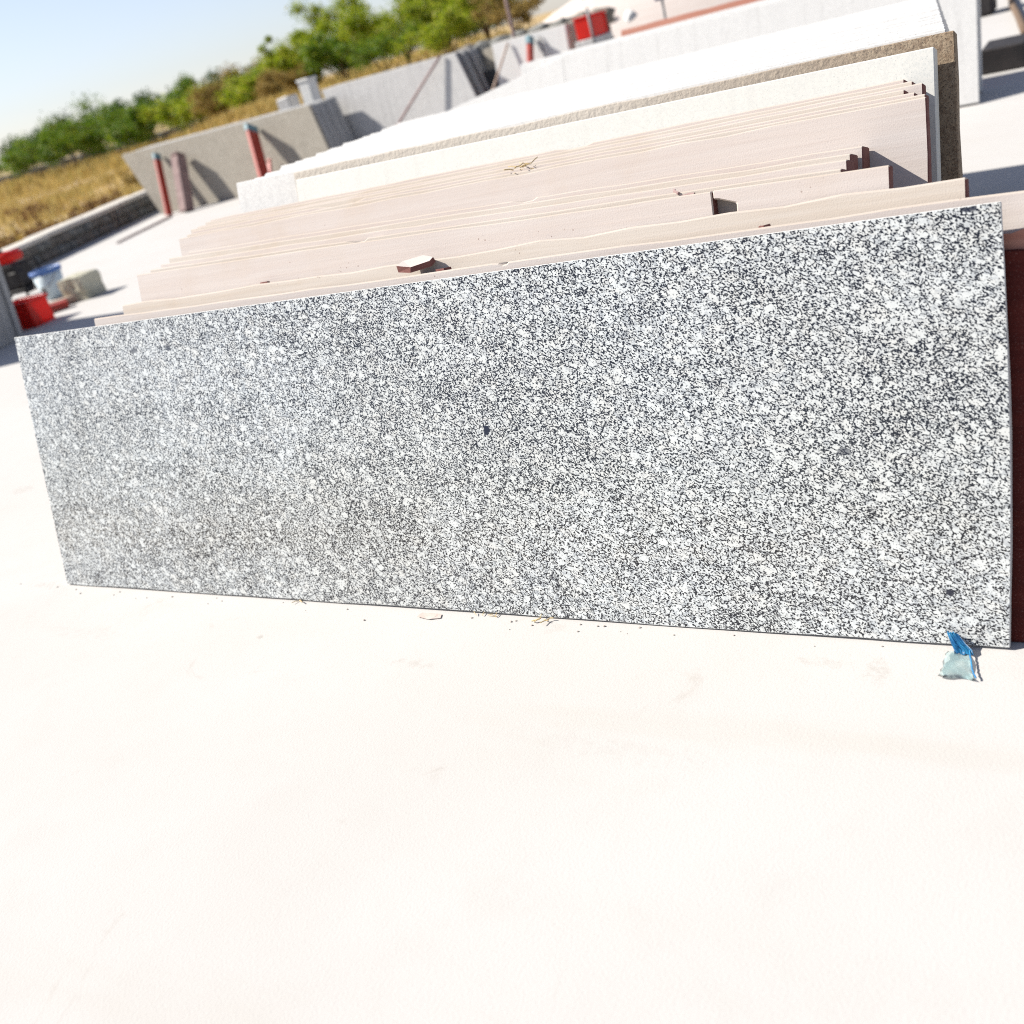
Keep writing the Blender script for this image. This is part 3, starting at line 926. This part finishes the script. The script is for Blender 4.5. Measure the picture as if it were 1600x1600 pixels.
# ------------------------------------------------------------------ top right: dark trestle
bm = bmesh.new()
add_box(bm, (0, 0, 0.24), (0.26, 0.5, 0.48), None, 0.03, 0.05)
tag(obj('stone_block', bm, m_black, None, (1.66, 13.35, 0)), 'black block on the white ground, cut by the top edge near the right corner', 'stone block')
pole('beam', 'dark round beam lying on the ground at the top right corner of the photo', 'beam', (2.36, 10.3, 0.045), (1.80, 14.9, 0.045), 0.042, m_bark)

# ------------------------------------------------------------------ small things on the slabs and the yard
bpy.context.view_layer.update()
DG = bpy.context.evaluated_depsgraph_get()


def on_top(x, y_, d=0.0):
    """the point on whatever lies under (x, y)"""
    hit, p, n, *_ = S.ray_cast(DG, Vector((x, y_, 3)), Vector((0, 0, -1)))
    return (x, y_, p.z + d)


def chip(label, loc, rot, s, mat, name='stone_chip', pts=((-0.5, -0.2), (-0.1, -0.5), (0.45, -0.3), (0.5, 0.1), (0.1, 0.5), (-0.45, 0.3))):
    bm = bmesh.new()
    f = [bm.verts.new((x * s[0], y_ * s[1], 0)) for x, y_ in pts]
    b = [bm.verts.new((x * s[0] * 0.9 + uni(-.05, .05) * s[0], y_ * s[1] * 0.88, s[2] * uni(0.8, 1.1))) for x, y_ in pts]
    bm.faces.new(f[::-1]); bm.faces.new(b)
    n = len(f)
    for k in range(n): bm.faces.new((f[k], f[(k + 1) % n], b[(k + 1) % n], b[k]))
    o = obj(name, bm, mat, None, loc, rot)
    o.data.materials.append(m_shademaroon)  # sides in dark maroon, their shade painted in
    for p in o.data.polygons:
        if p.normal.z < 0.7: p.material_index = 1
    return tag(o, label, 'stone chip')


chip('flat sandstone chip lying on the pink stack above the middle of the speckled slab', (1.69, 0.352, 0.888), (R(9), R(0), R(16)), (0.105, 0.075, 0.017), m_sand[0])
chip('small sandstone flake right beside the flat chip on the pink stack', on_top(1.785, 0.335, -0.001), (R(-15.5), 0, R(10)), (0.045, 0.03, 0.009), m_sand[2], pts=((-0.5, -0.3), (0.1, -0.5), (0.5, -0.1), (0.25, 0.45), (-0.4, 0.4)))
chip('reddish brown flake on the pink stack left of the flat chip', on_top(1.08, 0.402, -0.001), (R(-15.5), 0, R(-6)), (0.040, 0.018, 0.006), m_rosered)
chip('pink flake stuck on the stack edge near the right half of the speckled slab', on_top(2.655, 0.325, -0.001), (R(-15.5), 0, R(20)), (0.028, 0.020, 0.006), m_rosered)


def straw(label, loc, n, spread, L, hgt, name='straw_tuft', mat=m_straw, r=0.0022):
    bm = bmesh.new()
    for k in range(n):
        a = uni(0, 6.28)
        p = Vector((uni(-1, 1) * spread[0], uni(-1, 1) * spread[1], uni(0.2, 1) * hgt))
        d = Vector((math.cos(a), math.sin(a), uni(-0.25, 0.35))) * L * uni(0.5, 1)
        q = p + d * 0.5 + Vector((uni(-1, 1), uni(-1, 1), 0.4)) * L * 0.10
        e = p + d
        p.z, e.z, q.z = max(p.z, r), max(e.z, r), max(q.z, r)
        add_tube(bm, [p, q, e], r * uni(0.6, 1.3), 5)
    return tag(obj(name, bm, mat, None, loc), label, 'straw')


straw('tuft of dry straw and dead leaf lying on top of the pink stack', on_top(1.778, 0.881, -0.004), 20, (0.03, 0.02), 0.035, 0.028, r=0.0015)
straw('thin bent twig sticking up on the pink stack left of its tall end face', on_top(2.41, 0.48, -0.002), 2, (0.006, 0.006), 0.06, 0.02, 'twig', m_wood, 0.0035)
straw('wisp of straw caught under the lower edge of the speckled slab, left of the others', (1.145, -0.006, 0.0), 3, (0.01, 0.004), 0.03, 0.006, r=0.0014)
straw('wisp of straw under the middle of the lower edge of the speckled slab', (1.845, -0.010, 0.0), 6, (0.04, 0.006), 0.026, 0.005, r=0.0011)
straw('curled dry leaf and straw under the lower edge right of the middle wisp', (2.03, -0.010, 0.0), 6, (0.018, 0.006), 0.028, 0.010, r=0.0016)


def sheet(label, loc, rz, pts, mat, name, cat, cuts=3, crumple=0.006):
    bm = bmesh.new()
    f = bm.faces.new([bm.verts.new((*p, 0.006)) for p in pts])
    bmesh.ops.triangulate(bm, faces=[f])
    bmesh.ops.subdivide_edges(bm, edges=bm.edges, cuts=cuts)
    for v in bm.verts:
        v.co.z = 0.003 + max(0, crumple * (0.5 + noise.noise(v.co * 40)))
    r = bmesh.ops.solidify(bm, geom=bm.faces, thickness=0.0008)
    return tag(obj(name, bm, mat, None, loc, (0, 0, rz)), label, cat)


sheet('faded pink scrap of paper below the middle of the speckled slab', (1.665, -0.030, 0), 0, ((-0.036, -0.010), (0.010, -0.016), (0.042, -0.006), (0.035, 0.012), (-0.030, 0.010)), mat_plain('faded_pink_paper', (0.47, 0.375, 0.335), (0.47, 0.41, 0.375), 30, 0.9), 'paper_scrap', 'paper', 3, 0.003)

# blue plastic strip trapped under the slab's right end
t = thing('plastic_strip', 'torn blue plastic strip trailing from under the right end of the speckled slab', 'plastic strip', (3.045, 0.0, 0))
bm = bmesh.new()
prof = [(-0.018, -0.002, 0.040, 0.008), (-0.014, -0.010, 0.036, 0.011), (-0.004, -0.018, 0.022, 0.015), (0.006, -0.024, 0.012, 0.018), (0.008, -0.030, 0.004, 0.019)]
rows = []
for i, (dx, yy, zz, hw) in enumerate(prof):
    rows.append([bm.verts.new((dx + hw * (k / 4 - 1) , yy + 0.003 * math.sin(k * 1.7 + i), zz + 0.003 * math.cos(k * 2.1 + i * 0.7) + 0.003 * noise.noise(Vector((k * 0.6, i * 0.8, 2.0))))) for k in range(9)])
for i in range(len(rows) - 1):
    for k in range(8): bm.faces.new((rows[i][k], rows[i][k + 1], rows[i + 1][k + 1], rows[i + 1][k]))
bmesh.ops.solidify(bm, geom=bm.faces, thickness=0.0012)
smooth(obj('tape', bm, m_tape, t))
bm = bmesh.new()
rows = []
edge_l = [-0.024, -0.028, -0.026, -0.030, -0.027, -0.031, -0.029, -0.032]
edge_r = [0.018, 0.021, 0.023, 0.026, 0.029, 0.031, 0.035, 0.041]
for i in range(8):
    yy = -0.022 - 0.013 * i
    rows.append([bm.verts.new((edge_l[i] + (edge_r[i] - edge_l[i]) * k / 8, yy - 0.004 * math.sin(k * 0.9), max(0.002, 0.005 + 0.003 * math.sin(i * 1.1 + k * 0.6) + 0.003 * noise.noise(Vector((i, k, 0.3)))))) for k in range(9)])
for i in range(7):
    for k in range(8): bm.faces.new((rows[i][k], rows[i + 1][k], rows[i + 1][k + 1], rows[i][k + 1]))
bmesh.ops.solidify(bm, geom=bm.faces, thickness=0.0008)
smooth(obj('film', bm, m_film, t))
bm = bmesh.new()
for i in range(0, 7):
    p = Vector((edge_r[i], -0.022 - 0.013 * i, 0.010)); q = Vector((edge_r[i + 1], -0.022 - 0.013 * (i + 1), 0.009))
    add_tube(bm, [p, (p + q) / 2 + Vector((uni(-.0005, .001), 0, 0.0005)), q], 0.0016, 6)
obj('rolled_edge', bm, m_tape, t)

# grit on the yard
bm = bmesh.new()
for k in range(45):
    x, yy = uni(-1.5, 3.4), -abs(random.gauss(0, 0.02)) - 0.012
    s = uni(0.0012, 0.0035)
    vs_ = bmesh.ops.create_icosphere(bm, subdivisions=1, radius=s)['verts']
    for v in vs_: v.co = Vector((v.co.x * uni(0.8, 1.5) + x, v.co.y + yy, v.co.z * 0.6 + s * 0.5))
tag(obj('grit', bm, mat_plain('stone_grit', (0.40, 0.36, 0.32), (0.26, 0.23, 0.21), 300, 0.9)), kind='stuff', label='fine grit scattered on the yard along the foot of the speckled slab', cat='grit')

# ------------------------------------------------------------------ dry grass beyond the wall
def blades(n, region, hmin, hmax, wd, seed, clump=0.5):
    rr = random.Random(seed)
    verts, faces = [], []
    k = 0
    while k < n:
        x, y_ = region(rr)
        if noise.noise(Vector((x * 0.55, y_ * 0.55, seed))) < rr.uniform(-0.5, 0.35): 
            k += 1
            continue
        for _ in range(3):
            xx, yy = x + rr.gauss(0, 0.10), y_ + rr.gauss(0, 0.10)
            h = rr.uniform(hmin, hmax)
            a = rr.uniform(0, 3.14)
            dx, dy = math.cos(a) * wd * rr.uniform(0.6, 1.4), math.sin(a) * wd
            bx, by = rr.gauss(0, 0.25) * h, rr.gauss(0, 0.25) * h
            z0 = bank(xx, yy) - 0.02
            i0 = len(verts)
            verts += [(xx - dx, yy - dy, z0), (xx + dx, yy + dy, z0), (xx + bx * 0.5 + dx * 0.7, yy + by * 0.5 + dy * 0.7, z0 + h * 0.6), (xx + bx * 0.5 - dx * 0.7, yy + by * 0.5 - dy * 0.7, z0 + h * 0.6), (xx + bx, yy + by, z0 + h)]
            faces += [(i0, i0 + 1, i0 + 2, i0 + 3), (i0 + 3, i0 + 2, i0 + 4)]
        k += 1
    me = bpy.data.meshes.new('dry_grass')
    me.from_pydata(verts, [], faces)
    return me


def reg_field(rr):
    y_ = 5 + 30 * rr.random() ** 1.3
    return wall_x(y_) - 0.55 - 26 * rr.random() ** 1.4, y_


def reg_bank(rr):
    return rr.uniform(-26, -3), rr.uniform(17.5, 27)


def reg_far(rr):
    return rr.uniform(-75, -30), rr.uniform(30, 62)


tag(obj('dry_grass', blades(16000, reg_field, 0.10, 0.42, 0.012, 3), m_grass), kind='stuff', label='golden dry grass covering the field behind the low rubble wall', cat='grass')
tag(obj('dry_grass', blades(5000, reg_bank, 0.10, 0.35, 0.018, 5), m_grass), kind='stuff', label='sparse dry grass on the earth bank behind the far packs', cat='grass')
tag(obj('dry_grass', blades(7000, reg_far, 0.25, 0.7, 0.04, 9), m_grass), kind='stuff', label='pale dry grass in the distance below the trees at left', cat='grass')


# ------------------------------------------------------------------ trees and shrubs
def tree(name, label, cat, x, y_, h, w_, leaf_mat, seed, n=6000, leaf=0.07, trunk=0.25, group=None, z=None, dense=0.5):
    rr = random.Random(seed)
    z0 = (bank(x, y_) if z is None else z) - 0.05
    t = thing(name, label, cat, (x, y_, z0), (0, 0, 0), group)
    bm = bmesh.new()
    tips = []
    nl = rr.randint(5, 7)
    bt = h * trunk
    lean_ = Vector((rr.uniform(-.15, .15) * h, rr.uniform(-.1, .1) * h, 0))
    add_tube(bm, [(0, 0, 0), lean_ * 0.4 + Vector((0, 0, bt * 0.5)), lean_ * 0.6 + Vector((0, 0, bt))], [h * 0.030, h * 0.024, h * 0.020], 7)
    base = lean_ * 0.6 + Vector((0, 0, bt))
    for k in range(nl):
        a = 6.28 * (k + rr.random() * 0.7) / nl
        out = Vector((math.cos(a) * w_ / 2, math.sin(a) * w_ / 2, 0)) * rr.uniform(0.45, 0.95)
        end = base + out + Vector((0, 0, (h - bt) * rr.uniform(0.25, 0.95)))
        midp = base + out * 0.45 + Vector((0, 0, (h - bt) * 0.42)) + Vector((rr.gauss(0, .05), rr.gauss(0, .05), 0)) * h
        add_tube(bm, [base, midp, end], [h * 0.014, h * 0.009, h * 0.004], 5)
        for q in (0.45, 0.75, 1.0):
            tips.append((midp.lerp(end, q), w_ * rr.uniform(0.11, 0.2)))
        for _ in range(3):
            st = midp.lerp(end, rr.random())
            e2 = st + Vector((rr.gauss(0, 1), rr.gauss(0, 1), rr.uniform(0.1, 1.0))) * w_ * 0.16
            add_tube(bm, [st, e2], [h * 0.006, h * 0.002], 4)
            tips.append((e2, w_ * rr.uniform(0.09, 0.17)))
    smooth(obj('trunk', bm, m_bark, t))
    verts, faces = [], []
    cnt = n // len(tips)
    for c, rad in tips:
        for _ in range(int(cnt * rr.uniform(0.6, 1.4))):
            # feathery sprays: short runs of leaflets along drooping twigs
            d = Vector((rr.gauss(0, 1), rr.gauss(0, 1), rr.gauss(0, 0.8)))
            d *= min(1.0, 1.7 / max(d.length, 0.01))
            p = c + d * rad * 0.62 * rr.random() ** dense
            if p.z < 0.02: continue
            ax = Vector((rr.gauss(0, 1), rr.gauss(0, 1), rr.gauss(0.1, 0.6))).normalized()
            bx = ax.cross(Vector((rr.gauss(0, 1), rr.gauss(0, 1), rr.gauss(0, 1)))).normalized()
            L, W = leaf * rr.uniform(0.6, 1.6), leaf * rr.uniform(0.18, 0.36)
            i0 = len(verts)
            verts += [p - ax * L * 0.5, p + bx * W, p + ax * L * 0.5, p - bx * W]
            faces.append((i0, i0 + 1, i0 + 2, i0 + 3))
    me = bpy.data.meshes.new('crown')
    me.from_pydata([tuple(v) for v in verts], [], faces)
    obj('crown', me, leaf_mat, t)
    return t


tree('acacia_tree', 'slender feathery green tree standing alone above the sandy bank, leftmost of the bright group', 'tree', -22.6, 29.2, 2.2, 1.9, m_leaf_bright, 11, 9000, 0.08, 0.22)
tree('acacia_tree', 'wide feathery bright green tree left of the tallest ones, behind the white marker post', 'tree', -20.2, 29.2, 2.5, 3.4, m_leaf_bright, 12, 15000, 0.08, 0.12)
tree('acacia_tree', 'dense green bush with a dark hollow base behind the white marker post', 'tree', -18.9, 27.4, 1.6, 2.8, m_leaf_dark, 13, 12000, 0.08, 0.08)
tree('acacia_tree', 'tall bright green tree in the middle of the bright group above the pale streaked slab', 'tree', -16.4, 27.4, 2.8, 3.8, m_leaf_bright, 14, 19000, 0.075, 0.1)
tree('acacia_tree', 'bright yellow green tree right of the tall middle one', 'tree', -14.0, 26.4, 2.6, 3.2, m_leaf_bright, 15, 16000, 0.075, 0.1)
tree('acacia_tree', 'rightmost bright green tree, cut by the top edge of the photo', 'tree', -11.9, 25.0, 2.6, 3.0, m_leaf_bright, 16, 15000, 0.075, 0.1)
tree('shrub', 'low lime green shrub peeping over the middle far pack', 'shrub', -11.6, 22.4, 1.2, 2.0, m_leaf_bright, 17, 9000, 0.06, 0.08)
tree('shrub', 'low olive shrub below the tall middle tree', 'shrub', -15.2, 24.5, 1.2, 2.4, m_leaf_dark, 18, 9000, 0.06, 0.08)
tree('shrub', 'yellowed dry shrub beside the dark post at the top edge', 'shrub', -9.7, 22.6, 1.5, 1.7, m_dryleaf, 19, 6000, 0.06, 0.1)
tree('shrub', 'yellowed dry shrub at the foot of the slender tree', 'shrub', -20.8, 27.6, 1.1, 1.8, m_dryleaf, 20, 6000, 0.07, 0.08)

# mid distance on the left
mids = [(-29.5, 36.0, 2.2, 4.0, m_leaf_bright, 'olive green bush on the bank left of the slender tree'),
        (-33.0, 37.5, 1.9, 4.2, m_dryleaf, 'yellow green bush fading to ochre in the middle of the treeline'),
        (-36.5, 38.5, 2.8, 4.6, m_leaf_bright, 'rounded sunlit bush in the treeline above the red props'),
        (-41.0, 39.5, 3.0, 5.0, m_leaf_dark, 'dark green bush above the left end of the far left pack'),
        (-45.5, 40.5, 3.1, 5.6, m_leaf_dark, 'broad dark green bush above the dry field, largest at the left'),
        (-50.5, 41.5, 3.0, 5.4, m_leaf_dark, 'dark green bush at the left of the dry field, partly before the far wall'),
        (-55.5, 42.5, 2.7, 5.0, m_leaf_dark, 'dull green bush nearest the left edge of the photo'),
        (-26.5, 34.0, 1.2, 3.0, m_dryleaf, 'low ochre bush on the sandy bank just left of the slender tree')]
for k, (x, y_, h, w_, mt, lab) in enumerate(mids):
    tree('bush', lab, 'bush', x, y_, h, w_, mt, 40 + k, 15000, 0.12, 0.05)
fars = [(-98, 82, 3.3, 11, 'blue green far tree at the left edge of the treeline'), (-90, 82, 3.2, 10, 'dark far tree second from the left edge of the treeline'),
        (-94, 96, 3.9, 11, 'small dark far tree above the dark green bushes'), (-84, 100, 4.0, 11, 'far tree dimly showing above the rounded sunlit bush'),
        (-72, 104, 4.0, 11, 'far dark tree left of the slender tree'), (-62, 110, 4.4, 12, 'far dark tree just behind the slender tree'), (-110, 86, 3.4, 12, 'far tree cut by the left edge of the photo')]
for k, (x, y_, h, w_, lab) in enumerate(fars):
    tree('tree', lab, 'tree', x, y_, h, w_, m_leaf_far, 60 + k, 7000, 0.36, 0.08, z=0)
# weeds just behind the wall
for k, (x, y_, w_, lab) in enumerate(((-12.6, 8.4, 1.0, 'brown withered weed behind the wall coping, nearest the left edge'), (-13.3, 9.7, 1.2, 'brown withered weed behind the wall, second from the left edge'),
                                       (-13.9, 11.2, 1.2, 'brown withered weed behind the wall, third from the left edge'), (-14.6, 12.6, 1.3, 'brown withered weed behind the wall, close to the far left pack'),
                                       (-17.0, 10.6, 1.5, 'wide brown withered bush in the middle of the dry field'), (-20.5, 15.5, 1.6, 'brown withered bush at the back of the dry field'), (-24.0, 15.0, 2.0, 'broad withered bush below the dark green trees'))):
    tree('withered_weed', lab, 'weed', x, y_, uni(0.28, 0.42), w_, m_withered, 120 + k, 2200, 0.05, 0.1)
for k, (x, y_, h, w_, mt, lab) in enumerate(((-13.6, 8.6, 0.55, 0.7, m_leaf_dark, 'grey green weed clump behind the wall at the left edge'), (-14.6, 9.6, 0.5, 0.8, m_leaf_dark, 'small green weed in the dry grass behind the wall'),
                                            (-18.5, 12.2, 0.7, 1.0, m_dryleaf, 'ochre dry bush in the dry grass field'), (-17.6, 16.5, 0.5, 1.1, m_dryleaf, 'low ochre dry bush near the left end of the far left pack'))):
    tree('weed', lab, 'weed', x, y_, h, w_, mt, 80 + k, 1500, 0.05, 0.1)
